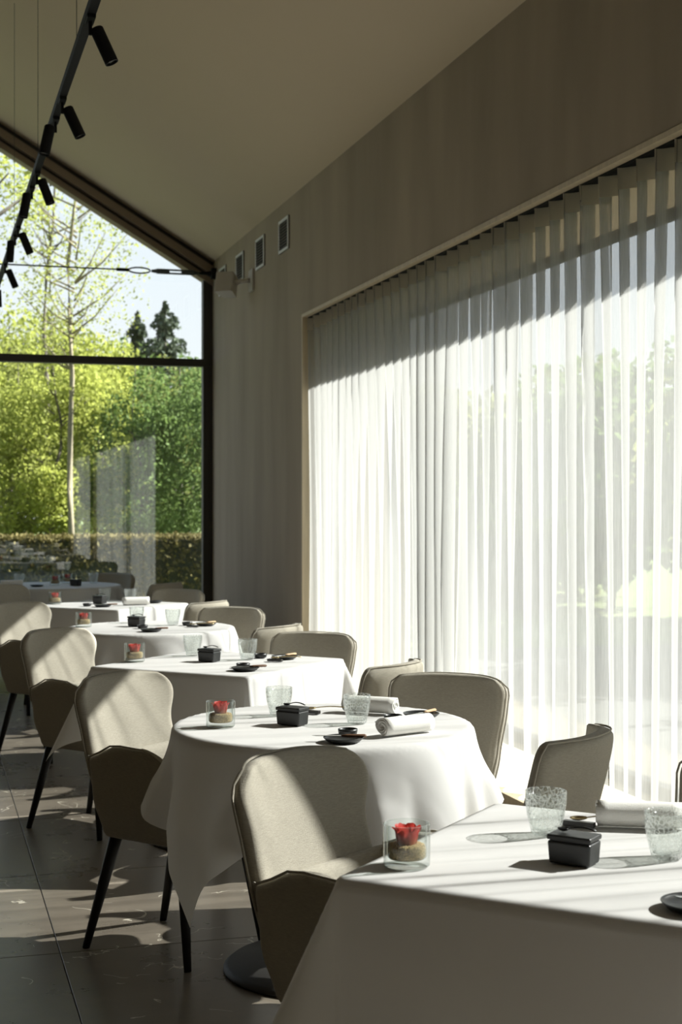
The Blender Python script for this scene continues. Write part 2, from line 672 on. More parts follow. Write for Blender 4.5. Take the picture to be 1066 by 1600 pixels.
for sd in (1, -1):
    slope_bar('head_frame', 0.0, 0.055, -0.06, 0.08, 'frame_metal', sd)  # dark metal frame bar under the ceiling, set behind the head board
    slope_bar('head_board', 0.055, 0.135, -0.13, 0.08, 'frame_wood', sd)
    slope_bar('head_gap', 0.135, 0.165, -0.05, 0.08, 'frame_metal', sd)
    slope_bar('head_board', 0.165, 0.225, -0.08, 0.08, 'frame_wood', sd)
for i in range(3):
    xa, xb = xs[i + 1], xs[i]
    MB().box(xa + 0.045, xb - 0.045, -0.006, 0.006, 0.06, ZT0 - 0.035).build('pane', 'window_glass', gw)
    poly = [(xa + 0.045, ZT0 + 0.035), (xb - 0.045, ZT0 + 0.035), (xb - 0.045, zc(xb - 0.045) - 0.2)]
    if xa < RX < xb:
        poly.append((RX, ZR - 0.2))
    poly.append((xa + 0.045, zc(xa + 0.045) - 0.2))
    MB().prism(poly, -0.006, 0.006).build('pane', 'window_glass', gw)

# ------------------------------------------------------------------ sheer curtains
CX = WX + 0.072


def curtain(y0, y1, label, seed, amp=0.052, per=0.158):
    rnd = random.Random(seed)
    r = empty('sheer_curtain', (CX, (y0 + y1) / 2, 0.075))
    tag(r, label, 'curtain', 'sheer curtain panels along the window wall')
    L = y1 - y0
    nf = max(2, round(L / per))
    npf = 14
    nc = nf * npf
    top, bot = ZH - 0.035 - 0.075, 0.0
    zs = [top - (top - bot) * (k / 26) ** 1.15 for k in range(27)]

    def nz(q, k):
        return noise.noise(Vector((q, 7.3 * k + seed * 3.1, 0.37)))

    def P(j, z, off=0.0):
        u = j / nc * nf
        w = (top - z) / (top - bot)
        w2 = min(1.0, w * 1.5)
        edge = min(1, j / 8, (nc - j) / 8)
        ph = 2 * math.pi * (u + 0.22 * nz(u * 0.45, 1) + w2 * 0.55 * nz(u * 0.30, 2) + 0.35 * w * nz(u * 0.8, 3))
        av = (1 + 0.35 * nz(u * 0.5, 4)) * (1 - w2) + w2 * (0.55 + 0.75 * nz(u * 0.33, 5) + 0.35 * nz(u * 0.9 + w, 6))
        av = max(0.10, min(1.35, av))
        x = amp * av * (math.sin(ph) + 0.25 * math.sin(2 * ph + 3 * nz(u * 0.6, 7)) * w2) + off
        x += 0.010 * w2 * nz(u * 0.25 + w * 0.6, 8)
        yy = -L / 2 + L * j / nc + edge * (0.016 * av * math.sin(2 * ph) + 0.020 * w2 * nz(u * 0.4, 9))
        return (x, yy, z)
    MB().grid([[P(j, z) for j in range(nc + 1)] for z in zs]).build('fabric', 'sheer_voile', r, smooth=True, fix=False)
    hz = [top, top - 0.03, top - 0.06, top - 0.085]
    MB().grid([[P(j, z, -0.003) for j in range(nc + 1)] for z in hz]).build('heading_tape', 'heading_voile', r, smooth=True, fix=False)
    return r


curtain(6.72, WIN[0][1] - 0.03, 'long white sheer curtain panel next to the beige window jamb', 1)
curtain(5.44, 6.70, 'white sheer curtain panel in the middle of the wide window', 2)
curtain(WIN[0][0] + 0.03, 5.42, 'white sheer curtain panel at the right edge of the wide window', 3)
curtain(WIN[1][0] + 0.03, WIN[1][1] - 0.03, 'white sheer curtain of the nearer window, seen only reflected in the glazing', 4)
for k, (a, b) in enumerate(WIN):
    t = MB().box(-0.035, 0.035, -(b - a) / 2 + 0.03, (b - a) / 2 - 0.03, -0.012, 0).build('curtain_rail', 'black_paint', None, loc=(CX, (a + b) / 2, ZH - 0.022))
    tag(t, ['slim black curtain rail under the head of the wide window', 'slim black curtain rail over the nearer window beyond the pier'][k], 'curtain rail')

# ------------------------------------------------------------------ wall fittings


def make_vent():
    r = empty('air_vent')
    tag(r, None, 'vent')
    W, H, t = 0.15, 0.125, 0.022
    MB().box(-0.006, -0.0, -W, W, -H, H).build('backing', 'black_paint', r)
    fr = MB()
    fr.box(-0.014, -0.002, -W, W, H - t, H, 0.003).box(-0.014, -0.002, -W, W, -H, -H + t, 0.003)
    fr.box(-0.014, -0.002, -W, -W + t, -H + t, H - t, 0.003).box(-0.014, -0.002, W - t, W, -H + t, H - t, 0.003)
    fr.build('frame', 'vent_white', r)
    me = MB().box(-0.001, 0.001, -W + t, W - t, -0.009, 0.009).xf(Matrix.Rotation(R(40), 4, 'Y')).mesh('slat', 'vent_slat')
    for k in range(9):
        put('slat', me, r, (-0.010, 0, -H + t + 0.012 + k * (2 * H - 2 * t - 0.02) / 8.4))
    return r


for k, (y, lab) in enumerate([(10.62, 'white framed slatted air vent nearest the camera, high on the wall'),
                              (11.42, 'second slatted air vent from the right, high on the plaster wall'),
                              (12.2, 'third slatted air vent from the right, just above the speaker'),
                              (12.95, 'slatted air vent closest to the glazed gable corner')]):
    instance('vent', make_vent, (WX, y, 3.47), 0, lab, 'air vents in a row under the ceiling')

sp = empty('wall_speaker', (WX, 11.75, 3.29))
tag(sp, 'small beige box speaker on a bracket below the air vents', 'speaker')
MB().box(-0.02, -0.001, -0.09, 0.05, -0.09, 0.09, 0.004).build('wall_plate', 'speaker_white', sp)
MB().tube([(-0.015, 0, 0), (-0.08, 0.03, 0), (-0.12, 0.08, -0.01)], 0.02, 10).build('bracket', 'speaker_white', sp, True)
b = MB()
prof = [(-0.10, -0.07), (-0.08, -0.08), (0.07, -0.055), (0.07, 0.055), (-0.08, 0.08), (-0.10, 0.07)]
b.add([(x, y, z) for z in (-0.085, 0.085) for x, y in prof], [(0, 1, 2, 3, 4, 5), (11, 10, 9, 8, 7, 6)] + [(i, i + 6, (i + 1) % 6 + 6, (i + 1) % 6) for i in range(6)])
b.xf(Matrix.Translation((-0.17, 0.17, -0.02)) @ Matrix.Rotation(R(55), 4, 'Z') @ Matrix.Rotation(R(12), 4, 'Y'))
b.build('cabinet', 'speaker_white', sp)

# steel tie cable with turnbuckle
tc_ = empty('tie_cable', (WX, 13.28, 3.585))
tag(tc_, 'black steel tie cable with turnbuckle spanning across the gable glazing', 'cable')
MB().box(-0.05, 0.0, -0.03, 0.03, -0.05, 0.05, 0.006).build('wall_bracket', 'black_paint', tc_)
MB().tube([(-0.05, 0, 0), (-0.16, 0, 0)], [0.022, 0.01], 10).build('fork', 'black_paint', tc_)
tb = MB()
tb.tube([(-0.16, 0, 0), (-0.22, 0, 0)], [0.012, 0.022], 10)
tb.tube([(-0.21, 0, 0.016), (-0.56, 0, 0.016)], 0.009, 8).tube([(-0.21, 0, -0.016), (-0.56, 0, -0.016)], 0.009, 8)
tb.tube([(-0.55, 0, 0), (-0.61, 0, 0)], [0.022, 0.012], 10)
tb.build('turnbuckle', 'steel', tc_)
MB().tube([(-0.22, 0, 0), (-0.33, 0, 0)], 0.008, 8).build('threaded_rod', 'steel', tc_)
MB().tube([(-0.44, 0, 0), (-0.56, 0, 0)], 0.008, 8).build('threaded_rod', 'steel', tc_)
MB().tube([(-0.72 - 0.10 * math.cos(a), 0, 0.026 * math.sin(a)) for a in [2 * math.pi * k / 20 for k in range(20)]], 0.008, 6, closed=True).build('thimble_eye', 'black_paint', tc_)
MB().tube([(-0.82, 0, 0), (-0.93, 0, 0)], 0.016, 8).build('ferrule', 'black_paint', tc_)
MB().tube([(-0.92, 0, 0), (XL - WX, 0, 0)], 0.0075, 6).build('cable', 'black_paint', tc_)

# suspended track with spotlights
TX, TZ = 0.615, 3.30
tr = empty('light_track', (TX, 0, TZ))
tag(tr, 'long black suspended lighting track running towards the gable window', 'light track')
MB().box(-0.018, 0.018, -1.6, 13.2, -0.018, 0.018, 0.003).build('rail', 'black_paint', tr)
for y in (-1.0, 1.5, 3.6, 6.06, 8.16, 10.3, 12.4):
    MB().tube([(0, y, 0.015), (0, y, zc(TX) - TZ)], 0.0016, 5).build('suspension_wire', 'steel', tr)


def make_spot():
    r = empty('spotlight')
    tag(r, None, 'spotlight')
    MB().box(-0.016, 0.016, -0.05, 0.05, -0.034, -0.018, 0.003).build('adapter', 'black_paint', r)
    MB().tube([(0, 0, -0.03), (0, 0, -0.085)], 0.007, 8).build('stem', 'black_paint', r)
    h = MB().lathe([(0, 0.02), (0.023, 0.02), (0.0265, 0.015), (0.0265, -0.125), (0.0225, -0.125), (0.0225, -0.112), (0, -0.112)], 20)
    ho = h.build('lamp_head', 'black_paint', r, False, (0, 0, -0.085))
    MB().lathe([(0, -0.113), (0.0215, -0.113), (0.0215, -0.116), (0, -0.118)], 16).build('lens', 'lens_metal', ho)
    return r


spots = [(4.35, 24, 'topmost black track spotlight, cut by the upper picture edge'),
         (5.55, 24, 'largest whole black track spotlight, tilted right'),
         (6.70, 24, 'second whole black track spotlight from the top, tilted right'),
         (7.05, -12, 'black track spotlight hanging under the track just above the window head'),
         (8.22, 20, 'right-tilted black track spotlight in front of the upper glazing'),
         (8.62, -10, 'left-hanging black track spotlight in front of the bare branch'),
         (9.88, 22, 'right-tilted black track spotlight a little above the tie cable'),
         (10.20, -4, 'straight hanging black track spotlight a little above the tie cable'),
         (11.45, 22, 'small right-tilted black track spotlight beside the tie cable'),
         (12.55, 2, 'farthest and lowest black track spotlight at the left picture edge')]
for y, tl, lab in spots:
    o = instance('spot', make_spot, (TX, y, TZ), 0, lab, 'spotlights on the suspended track')
    for ch in o.children:
        if ch.name.startswith('lamp_head'):
            ch.rotation_euler = (R(-6), R(-tl), 0)
            ch.location = (math.copysign(0.03, tl) if abs(tl) > 3 else 0.0, 0, -0.075)

# ------------------------------------------------------------------ chairs


def smooth_interp(x, pts):
    if x <= pts[0][0]:
        return pts[0][1]
    for (a, va), (b, vb) in zip(pts, pts[1:]):
        if x <= b:
            t = (x - a) / (b - a)
            t = t * t * (3 - 2 * t)
            return va + (vb - va) * t
    return pts[-1][1]


def make_chair():
    r = empty('armchair')
    tag(r, None, 'chair')
    # upholstered back with forward-curving ears and a waist
    Z0, Z1 = 0.37, 0.860
    nu, nv = 20, 20

    def bp(u, v, side):
        zt = Z1 - 0.012 * abs(u) ** 3
        z = Z0 + (zt - Z0) * v
        wdt = smooth_interp(z, [(0.37, 0.180), (0.50, 0.200), (0.62, 0.207), (0.69, 0.207), (0.785, 0.229), (0.86, 0.222)])
        q = max(0, (v - 0.88) / 0.12)
        wdt *= 1 - 0.20 * q ** 2.6
        wing = smooth_interp(z, [(0.37, 0.06), (0.60, 0.045), (0.69, 0.043), (0.79, 0.060), (0.87, 0.052)])
        y = -0.185 - (z - 0.42) * 0.25 + wing * abs(u) ** 2.6
        y += 0.012 * math.sin((z - 0.42) / 0.45 * math.pi) * (1 - u * u)
        x = wdt * u
        th = 0.018 + 0.010 * (1 - u ** 4) * (1 - max(0, 2 * v - 1) ** 4)
        nx = -0.45 * u * abs(u)
        nl = math.hypot(nx, 1)
        return (x + side * th * nx / nl, y + side * th / nl, z + side * th * 0.22)
    us = [-1 + 2 * k / nu for k in range(nu + 1)]
    vs_ = [k / nv for k in range(nv + 1)]
    m = MB()
    fr = [[bp(u, v, 1) for u in us] for v in vs_]
    bk = [[bp(u, v, -1) for u in us] for v in vs_]
    m.grid(fr)
    m.grid(bk)
    nvf = (nu + 1) * (nv + 1)
    loop = [j for j in range(nu + 1)] + [i * (nu + 1) + nu for i in range(1, nv + 1)] + [nv * (nu + 1) + j for j in range(nu - 1, -1, -1)] + [i * (nu + 1) for i in range(nv - 1, 0, -1)]
    for a, b in zip(loop, loop[1:] + loop[:1]):
        m.f.append((a, b, b + nvf, a + nvf))
    back = m.build('backrest', 'linen', r, True, sub=1)
    pts = []
    for v in vs_[8:]:
        pts.append(Vector(bp(-1.004, v, -0.6)))
    for u in us[1:-1]:
        pts.append(Vector(bp(u, 1.002, -0.6)))
    for v in reversed(vs_[8:]):
        pts.append(Vector(bp(1.004, v, -0.6)))
    MB().tube(pts, 0.003, 6).build('piping', 'linen', back, True)
    # wrap-around lower shell carrying the arms
    path = []
    for k in range(9):
        path.append((-0.236, 0.195 - 0.36 * k / 8))
    for k in range(1, 16):
        a = math.pi + math.pi * k / 16
        path.append((0.236 * math.cos(a), -0.165 + 0.045 * math.sin(a)))
    for k in range(9):
        path.append((0.236, -0.165 + 0.36 * k / 8))

    def top(y):
        return smooth_interp(y, [(-0.28, 0.585), (-0.172, 0.622), (-0.05, 0.668), (0.06, 0.664), (0.135, 0.640), (0.175, 0.59), (0.195, 0.53)])
    n = len(path)
    rows_o, rows_i = [], []
    NZ = 9

    def sp_(i, f, th):
        x, y = path[i]
        zt = top(y)
        zb = 0.365
        z = zb + (zt - zb) * f
        s = 0.80 + 0.20 * smooth_interp((z - zb) / 0.30, [(0, 0), (0.45, 0.72), (1.0, 1.0)])
        # inward normal of the plan
        a, b = path[max(i - 1, 0)], path[min(i + 1, n - 1)]
        tx, ty = b[0] - a[0], b[1] - a[1]
        l = math.hypot(tx, ty)
        nx, ny = -ty / l, tx / l
        xx, yy = x * s, 0.02 + (y - 0.02) * (0.86 + 0.14 * (s - 0.8) / 0.2)
        return (xx + nx * th, yy + ny * th, z - (0.008 if th else 0))
    for k in range(NZ):
        rows_o.append([sp_(i, k / (NZ - 1), 0.0) for i in range(n)])
    for k in range(NZ - 1, -1, -1):
        rows_i.append([sp_(i, k / (NZ - 1), 0.042) for i in range(n)])
    mid = []
    for i in range(n):
        a, b = Vector(rows_o[-1][i]), Vector(rows_i[0][i])
        mid.append((a + b) / 2 + Vector((0, 0, 0.012)))
    m = MB()
    rows = rows_o + [mid] + rows_i
    m.grid(rows + [rows_o[0]])
    # closed front ends of both arms
    nr = len(rows)
    for i in (0, n - 1):
        m.f.append(tuple(q * n + i for q in range(nr)))
    bm = bmesh.new()
    me = m.mesh('shell', 'linen', True, fix=False)
    bm.from_mesh(me)
    bmesh.ops.remove_doubles(bm, verts=bm.verts, dist=0.0005)
    bmesh.ops.recalc_face_normals(bm, faces=bm.faces)
    bm.to_mesh(me)
    bm.free()
    me.polygons.foreach_set('use_smooth', [True] * len(me.polygons))
    sh = put('arm_shell', me, r, sub=1)
    for s in (0, 1):
        idx = range(0, 10) if s == 0 else range(n - 10, n)
        p = [Vector(rows_o[-1][i]) + Vector((0, 0, 0.004)) for i in idx]
        MB().tube(p, 0.0032, 6).build('piping', 'linen', sh, True)
    chair_seat(r)
    return r


def chair_seat(r):
    # underside and seat pad

    def pad(hx, hy, z0, z1, rr, cyy):
        m = MB()
        rows = []
        for k in range(7):
            a = math.pi * k / 6
            ins = rr * (1 - math.sin(a))
            z = (z0 + z1) / 2 - (z1 - z0) / 2 * math.cos(a)
            row = []
            for q in range(32):
                t = 2 * math.pi * q / 32
                ct, st = math.cos(t), math.sin(t)
                row.append(((hx - ins) * math.copysign(abs(ct) ** 0.5, ct), cyy + (hy - ins) * math.copysign(abs(st) ** 0.5, st), z))
            row.append(row[0])
            rows.append(row)
        m.grid(rows)
        m.f.append(tuple(range(31, -1, -1)))
        m.f.append(tuple(6 * 33 + q for q in range(32)))
        return m
    pad(0.180, 0.190, 0.362, 0.40, 0.02, 0.0).build('seat_base', 'linen', r, True)
    pad(0.205, 0.225, 0.40, 0.485, 0.035, 0.015).build('seat_cushion', 'linen', r, True)
    for sx in (-1, 1):
        for fy in (1, -1):
            t0 = Vector((sx * 0.15, 0.145 if fy > 0 else -0.125, 0.37))
            t1 = Vector((sx * 0.187, 0.20 if fy > 0 else -0.225, 0.0))
            MB().tube([t0, t0 + (t1 - t0) * 0.5, t1], [0.021, 0.017, 0.012], 10).build('leg', 'leg_black', r, True)


def make_side_chair():
    r = empty('side_chair')
    tag(r, None, 'chair')
    Z0, Z1 = 0.37, 0.805
    nu, nv = 20, 18

    def bp(u, v, side):
        z = Z0 + (Z1 - 0.006 * abs(u) ** 3 - Z0) * v
        wdt = smooth_interp(z, [(0.37, 0.188), (0.55, 0.212), (0.70, 0.224), (0.80, 0.228)])
        q = max(0, (v - 0.89) / 0.11)
        wdt *= 1 - 0.17 * q ** 2.4
        y = -0.185 - (z - 0.42) * 0.25 + 0.085 * abs(u) ** 2.8
        th = 0.022 + 0.008 * (1 - u ** 4) * (1 - max(0, 2 * v - 1) ** 4)
        nx = -0.55 * u * abs(u)
        nl = math.hypot(nx, 1)
        return (wdt * u + side * th * nx / nl, y + side * th / nl, z + side * th * 0.22)
    us = [-1 + 2 * k / nu for k in range(nu + 1)]
    vs_ = [k / nv for k in range(nv + 1)]
    m = MB()
    m.grid([[bp(u, v, 1) for u in us] for v in vs_])
    m.grid([[bp(u, v, -1) for u in us] for v in vs_])
    nvf = (nu + 1) * (nv + 1)
    loop = [j for j in range(nu + 1)] + [i * (nu + 1) + nu for i in range(1, nv + 1)] + [nv * (nu + 1) + j for j in range(nu - 1, -1, -1)] + [i * (nu + 1) for i in range(nv - 1, 0, -1)]
    for a, b in zip(loop, loop[1:] + loop[:1]):
        m.f.append((a, b, b + nvf, a + nvf))
    back = m.build('backrest', 'linen', r, True, sub=1)
    pts = [Vector(bp(-1.008, v, -0.7)) for v in vs_[1:]] + [Vector(bp(u, 1.004, -0.7)) for u in us[1:-1]] + [Vector(bp(1.008, v, -0.7)) for v in reversed(vs_[1:])]
    MB().tube(pts, 0.003, 6).build('piping', 'linen', back, True)
    chair_seat(r)
    return r


def side_chair(x, y, fx, fy, label):
    return instance('side_chair', make_side_chair, (x, y, 0), math.atan2(-fx, fy), label, 'armless beige chairs along the window side')


def chair(x, y, fx, fy, label, sz=1.0):
    return instance('chair', make_chair, (x, y, 0), math.atan2(-fx, fy), label, 'beige upholstered armchairs at the tables', (1, 1, sz))


TABLES = [
    # x, y, kind, half, phrase
    (1.245, 2.50, 'square', 0.365, 'nearest square table'),
    (1.18, 4.26, 'round', 0.45, 'nearest round table'),
    (1.22, 6.05, 'square', 0.38, 'second square table'),
    (1.20, 7.88, 'round', 0.45, 'second round table'),
    (1.20, 9.78, 'square', 0.38, 'third square table'),
    (1.05, 12.25, 'round', 0.55, 'farthest table'),
]
LEFT = [(0.955, 2.95), (0.79, 4.61), (0.735, 6.41), (0.69, 8.30), (0.70, 10.17)]
for i, (x, y) in enumerate(LEFT):
    chair(x, y, *((0.59, -0.81) if i == 0 else (0.64, -0.77)), 'beige armchair facing the window from the far left side of the %s' % TABLES[i][4])
FAR = [(0.605, 0.43), (0.50, 0.47), (0.44, 0.47), (0.44, 0.45), (0.44, 0.45)]
for i in range(5):
    x, y = TABLES[i][:2]
    side_chair(x + FAR[i][0], y + FAR[i][1], -0.70, -0.72, 'armless beige chair at the far window side of the %s' % TABLES[i][4])
    if i:
        side_chair(x + (0.375 if i == 1 else 0.41), y - 0.52, -0.72, 0.70, 'armless beige chair at the %s, its back towards the camera' % TABLES[i][4])
side_chair(1.52, 12.85, -0.55, -0.83, 'dim beige chair behind the farthest table, against the glazing')
side_chair(1.70, 11.50, -0.75, 0.66, 'dim beige chair at the window side of the farthest table')
chair(0.55, 12.85, 0.6, -0.8, 'dim beige armchair at the left far side of the farthest table')

# ------------------------------------------------------------------ tables and cloths
ZTOP = 0.748


def make_table(kind, a):
    r = empty('pedestal_table')
    tag(r, None, 'table')
    if kind == 'square':
        MB().box(-a, a, -a, a, ZTOP - 0.025, ZTOP - 0.002, 0.006).build('table_top', 'brown_wood', r)
    else:
        MB().lathe([(0, ZTOP - 0.027), (a - 0.01, ZTOP - 0.027), (a - 0.002, ZTOP - 0.02), (a - 0.002, ZTOP - 0.005), (a - 0.006, ZTOP - 0.002), (0, ZTOP - 0.002)], 48).build('table_top', 'brown_wood', r)
    MB().lathe([(0.035, 0.03), (0.035, ZTOP - 0.027)], 20).build('column', 'base_metal', r, True)
    MB().lathe([(0, 0), (0.30, 0), (0.305, 0.004), (0.305, 0.010), (0.29, 0.022), (0.06, 0.034), (0, 0.034)], 48).build('base', 'base_metal', r, True)
    return r


def make_cloth(kind, a, h, seed):
    rnd = random.Random(seed)
    ph = [rnd.uniform(0, 6.28) for _ in range(8)]
    NN = 96
    rho = 0.013
    rows = []
    # grid lines concentrated at the table edge
    ax = [-h + 2 * h * k / NN for k in range(NN + 1)]
    for q in ax:
        row = []
        for p in ax:
            if kind == 'square':
                cx, cy_ = max(-a, min(a, p)), max(-a, min(a, q))
                dx, dy = p - cx, q - cy_
                t = math.hypot(dx, dy)
                n = (dx / t, dy / t) if t > 1e-9 else (0, 0)
            else:
                rr = math.hypot(p, q)
                t = max(0.0, rr - a)
                n = (p / rr, q / rr) if rr > 1e-9 else (0, 0)
                cx, cy_ = (n[0] * a, n[1] * a) if t > 0 else (p, q)
            if t <= 1e-9:
                wv = 0.0006 * noise.noise(Vector((p * 6, q * 6, seed)))
                row.append((p, q, wv))
                continue
            if t < rho * math.pi / 2:
                an = t / rho
                out, down = rho * math.sin(an), rho * (1 - math.cos(an))
            else:
                tt = t - rho * math.pi / 2
                cor = 2 * abs(n[0] * n[1])
                fi = math.atan2(n[1], n[0])
                if kind == 'square':
                    al = 0.05 + 0.40 * cor ** 1.3
                    pos = (cy_ if abs(n[0]) > abs(n[1]) else cx)
                    al += 0.05 * (1 - cor) * math.sin(pos * 11 + ph[0] + 2 * fi) * min(1, tt / 0.15)
                else:
                    fold = 0.8 * math.sin(11 * fi + ph[1]) + 0.7 * math.sin(17 * fi + ph[2]) + 0.5 * math.sin(7 * fi + ph[3])
                    al = 0.13 - 0.04 * cor ** 3 + 0.27 * math.tanh(1.5 * fold) * min(1, tt / 0.16) * (1 - 0.75 * cor ** 3)
                al = max(al, -0.08)
                out, down = rho + tt * math.sin(al), rho + tt * math.cos(al)
                if kind == 'round':
                    kk = cor ** 6
                    oc = rho + 0.075 * min(1.0, tt / 0.24) ** 0.8 - 0.16 * max(0.0, tt - 0.26)
                    out = out * (1 - kk) + oc * kk
                cre = 0.0022 * (math.exp(-(p / 0.011) ** 2) + math.exp(-(q / 0.011) ** 2))
                out += cre
            row.append((cx + n[0] * out, cy_ + n[1] * out, -down))
        rows.append(row)
    return MB().grid(rows)


for i, (x, y, kind, a, ph) in enumerate(TABLES):
    t = make_table(kind, a)
    t.location = (x, y, 0)
    t.rotation_euler = (0, 0, R(45))
    t['label'] = 'dark pedestal table with round base, the %s' % ph
    t['group'] = 'pedestal tables'
    h = 0.69 if kind == 'square' else 0.70
    if i == 5:
        h = 0.80
    c = make_cloth(kind, a, h, i + 3).build('tablecloth', 'cotton', None, True, (x, y, ZTOP + 0.001), R(70 if i == 1 else 45), fix=False)
    tag(c, 'white cotton tablecloth draped over the %s' % ph, 'tablecloth', 'white tablecloths')
ZI = ZTOP + 0.0035

# ------------------------------------------------------------------ table ware


def make_jar():
    p = [(0, 0), (0.041, 0), (0.0435, 0.003), (0.0440, 0.074), (0.0430, 0.078), (0.0395, 0.078), (0.0378, 0.074), (0.0372, 0.018), (0.034, 0.014), (0, 0.013)]
    o = MB().lathe(p, 40).build('glass_jar', 'clear_glass', None, True)
    return tag(o, None, 'glass jar')


def make_sand():
    rnd = random.Random(5)
    m = MB()
    rows = []
    prof = [(0.0001, 0.0142), (0.032, 0.0142), (0.0355, 0.018), (0.0362, 0.030), (0.0335, 0.0375), (0.026, 0.0405), (0.012, 0.040), (0.0001, 0.0395)]
    n = 60
    for r_, z in prof:
        row = [(r_ * math.cos(2 * math.pi * k / n), r_ * math.sin(2 * math.pi * k / n), z + (rnd.uniform(-0.0017, 0.0017) if 0.019 < z < 0.0402 else 0)) for k in range(n)]
        row.append(row[0])
        rows.append(row)
    o = m.grid(rows).build('sand', 'sand', None, True)
    return tag(o, None, 'sand', kind='stuff')


def petal_mesh(wid, hgt, r0, r1, lip):
    """a cupped petal: r0 at the base, r1 at the shoulder, lip turns the edge outwards"""
    rows = []
    for i in range(9):
        v = i / 8
        w = wid * (0.55 + 0.45 * math.sin(min(1.0, v * 1.2) * math.pi / 2))
        if v > 0.75:
            w *= 1 - ((v - 0.75) / 0.25) ** 2 * 0.55
        rad = r0 + (r1 - r0) * math.sin(min(1, v * 1.15) * math.pi / 2) ** 0.8 + lip * max(0, (v - 0.7) / 0.3) ** 1.6
        row = []
        for j in range(9):
            u = -1 + j / 4
            rr = rad * (1 - 0.10 * u * u) if u > 0 else rad * (1 + 0.06 * u * u)
            row.append((rr * math.cos(u * w), rr * math.sin(u * w), hgt * v - 0.004 * v * u * u))
        rows.append(row)
    return MB().grid(rows).mesh('petal', 'rose_petal', True, fix=False)


def make_rose():
    r = empty('rose_head')
    tag(r, None, 'flower')
    rings = [(2, 0.040, 0.002, 0.0035, 1.9, 0.0), (3, 0.041, 0.005, 0.0075, 1.35, 0.0008), (4, 0.042, 0.008, 0.0125, 1.05, 0.002), (5, 0.043, 0.011, 0.0175, 0.85, 0.003), (6, 0.041, 0.0135, 0.0215, 0.72, 0.005)]
    for k, (n, hgt, r0, r1, wid, lip) in enumerate(rings):
        me = petal_mesh(wid, hgt, r0, r1, lip)
        for q in range(n):
            put('petal', me, r, (0, 0, 0), 2 * math.pi * (q + 0.37 * k) / n + 0.2)
    MB().lathe([(0, -0.003), (0.010, -0.002), (0.0145, 0.003), (0.012, 0.010), (0, 0.010)], 14).build('calyx', 'leaf_olive', r, True)
    return r


def make_tumbler():
    po = [(0.026, 0), (0.0295, 0.003), (0.0335, 0.02), (0.0385, 0.042), (0.0418, 0.064), (0.0425, 0.086), (0.0418, 0.0875)]
    pi = [(0.0398, 0.0868), (0.0392, 0.064), (0.0358, 0.042), (0.0308, 0.02), (0.026, 0.009), (0, 0.008)]
    m = MB().lathe([(0, 0)] + po + pi, 36)
    out = []
    for v in m.v:
        p = Vector(v)
        rr = math.hypot(p.x, p.y)
        if rr > 0.01 and 0.006 < p.z < 0.075:
            k = 1 + 0.03 * noise.noise(p * 90) * (1 if rr > 0.02 else 0)
            p.x *= k
            p.y *= k
        out.append(tuple(p))
    m.v = out
    o = m.build('tumbler', 'crackle_glass', None, True)
    return tag(o, None, 'glass')


def make_box():
    r = empty('condiment_box')
    tag(r, None, 'box')
    b = MB()
    hx, hy, h = 0.043, 0.028, 0.042
    b.box(-hx, hx, -hy, hy, 0, h, 0.004, 3)
    b.v = [(x * (0.93 + 0.07 * z / h), y * (0.93 + 0.07 * z / h), z) for x, y, z in b.v]
    b.build('body', 'black_ceramic', r)
    MB().box(-hx - 0.001, hx + 0.001, -hy - 0.001, hy + 0.001, h + 0.002, h + 0.012, 0.003, 3).build('lid', 'black_ceramic', r)
    MB().box(-hx + 0.004, hx - 0.004, -hy + 0.004, hy - 0.004, h - 0.001, h + 0.003).build('lid_rim', 'black_ceramic', r)
    return r


def spoon_mesh(L, bw, mat, name, arch):
    """a spoon along +x: bowl at the start"""
    r = empty(name)
    tag(r, None, 'spoon')
    rows = []
    for i in range(9):
        v = i / 8
        s = math.sin(math.pi * (0.06 + 0.88 * v)) ** 0.6
        rows.append([(0.001 + v * bw * 2.7, bw * s * u, 0.006 - 0.006 * s * (1 - u * u) + 0.0012) for u in (-1, -0.6, -0.2, 0.2, 0.6, 1)])
    o = MB().grid(rows).build('bowl', mat, r, True)
    md = o.modifiers.new('thick', 'SOLIDIFY')
    md.thickness = 0.0012
    pts = []
    for i in range(9):
        v = i / 8
        pts.append((bw * 2.5 + v * (L - bw * 2.5), 0, 0.0065 + arch * math.sin(math.pi * v)))
    MB().tube(pts, [0.0022 + 0.0012 * (i / 8) for i in range(9)], 8, flat=0.6).build('handle', mat, r, True)
    return r


def make_plate():
    p = [(0, 0), (0.042, 0), (0.047, 0.002), (0.056, 0.010), (0.058, 0.013), (0.0565, 0.0135), (0.0535, 0.011), (0.045, 0.006), (0, 0.0055)]
    o = MB().lathe(p, 40).build('plate', 'black_ceramic', None, True)
    return tag(o, None, 'plate')


def make_bowl():
    p = [(0, 0), (0.022, 0), (0.0265, 0.003), (0.0285, 0.012), (0.0285, 0.018), (0.0265, 0.0185), (0.0255, 0.013), (0.022, 0.006), (0, 0.005)]
    o = MB().lathe(p, 32).build('sauce_bowl', 'black_ceramic', None, True)
    return tag(o, None, 'bowl')


def make_knife():
    r = empty('butter_knife')
    tag(r, None, 'knife')
    m = MB()
    out = [(0.0, 0.004), (0.02, 0.0075), (0.075, 0.0075), (0.085, 0.004), (0.085, -0.004), (0.01, -0.004)]
    nn = len(out)
    m.add([(x, y, z) for z in (0.001, 0.0025) for x, y in out], [tuple(range(nn)), tuple(range(2 * nn - 1, nn - 1, -1))] + [(i, i + nn, (i + 1) % nn + nn, (i + 1) % nn) for i in range(nn)])
    m.build('blade', 'blade_steel', r)
    return r


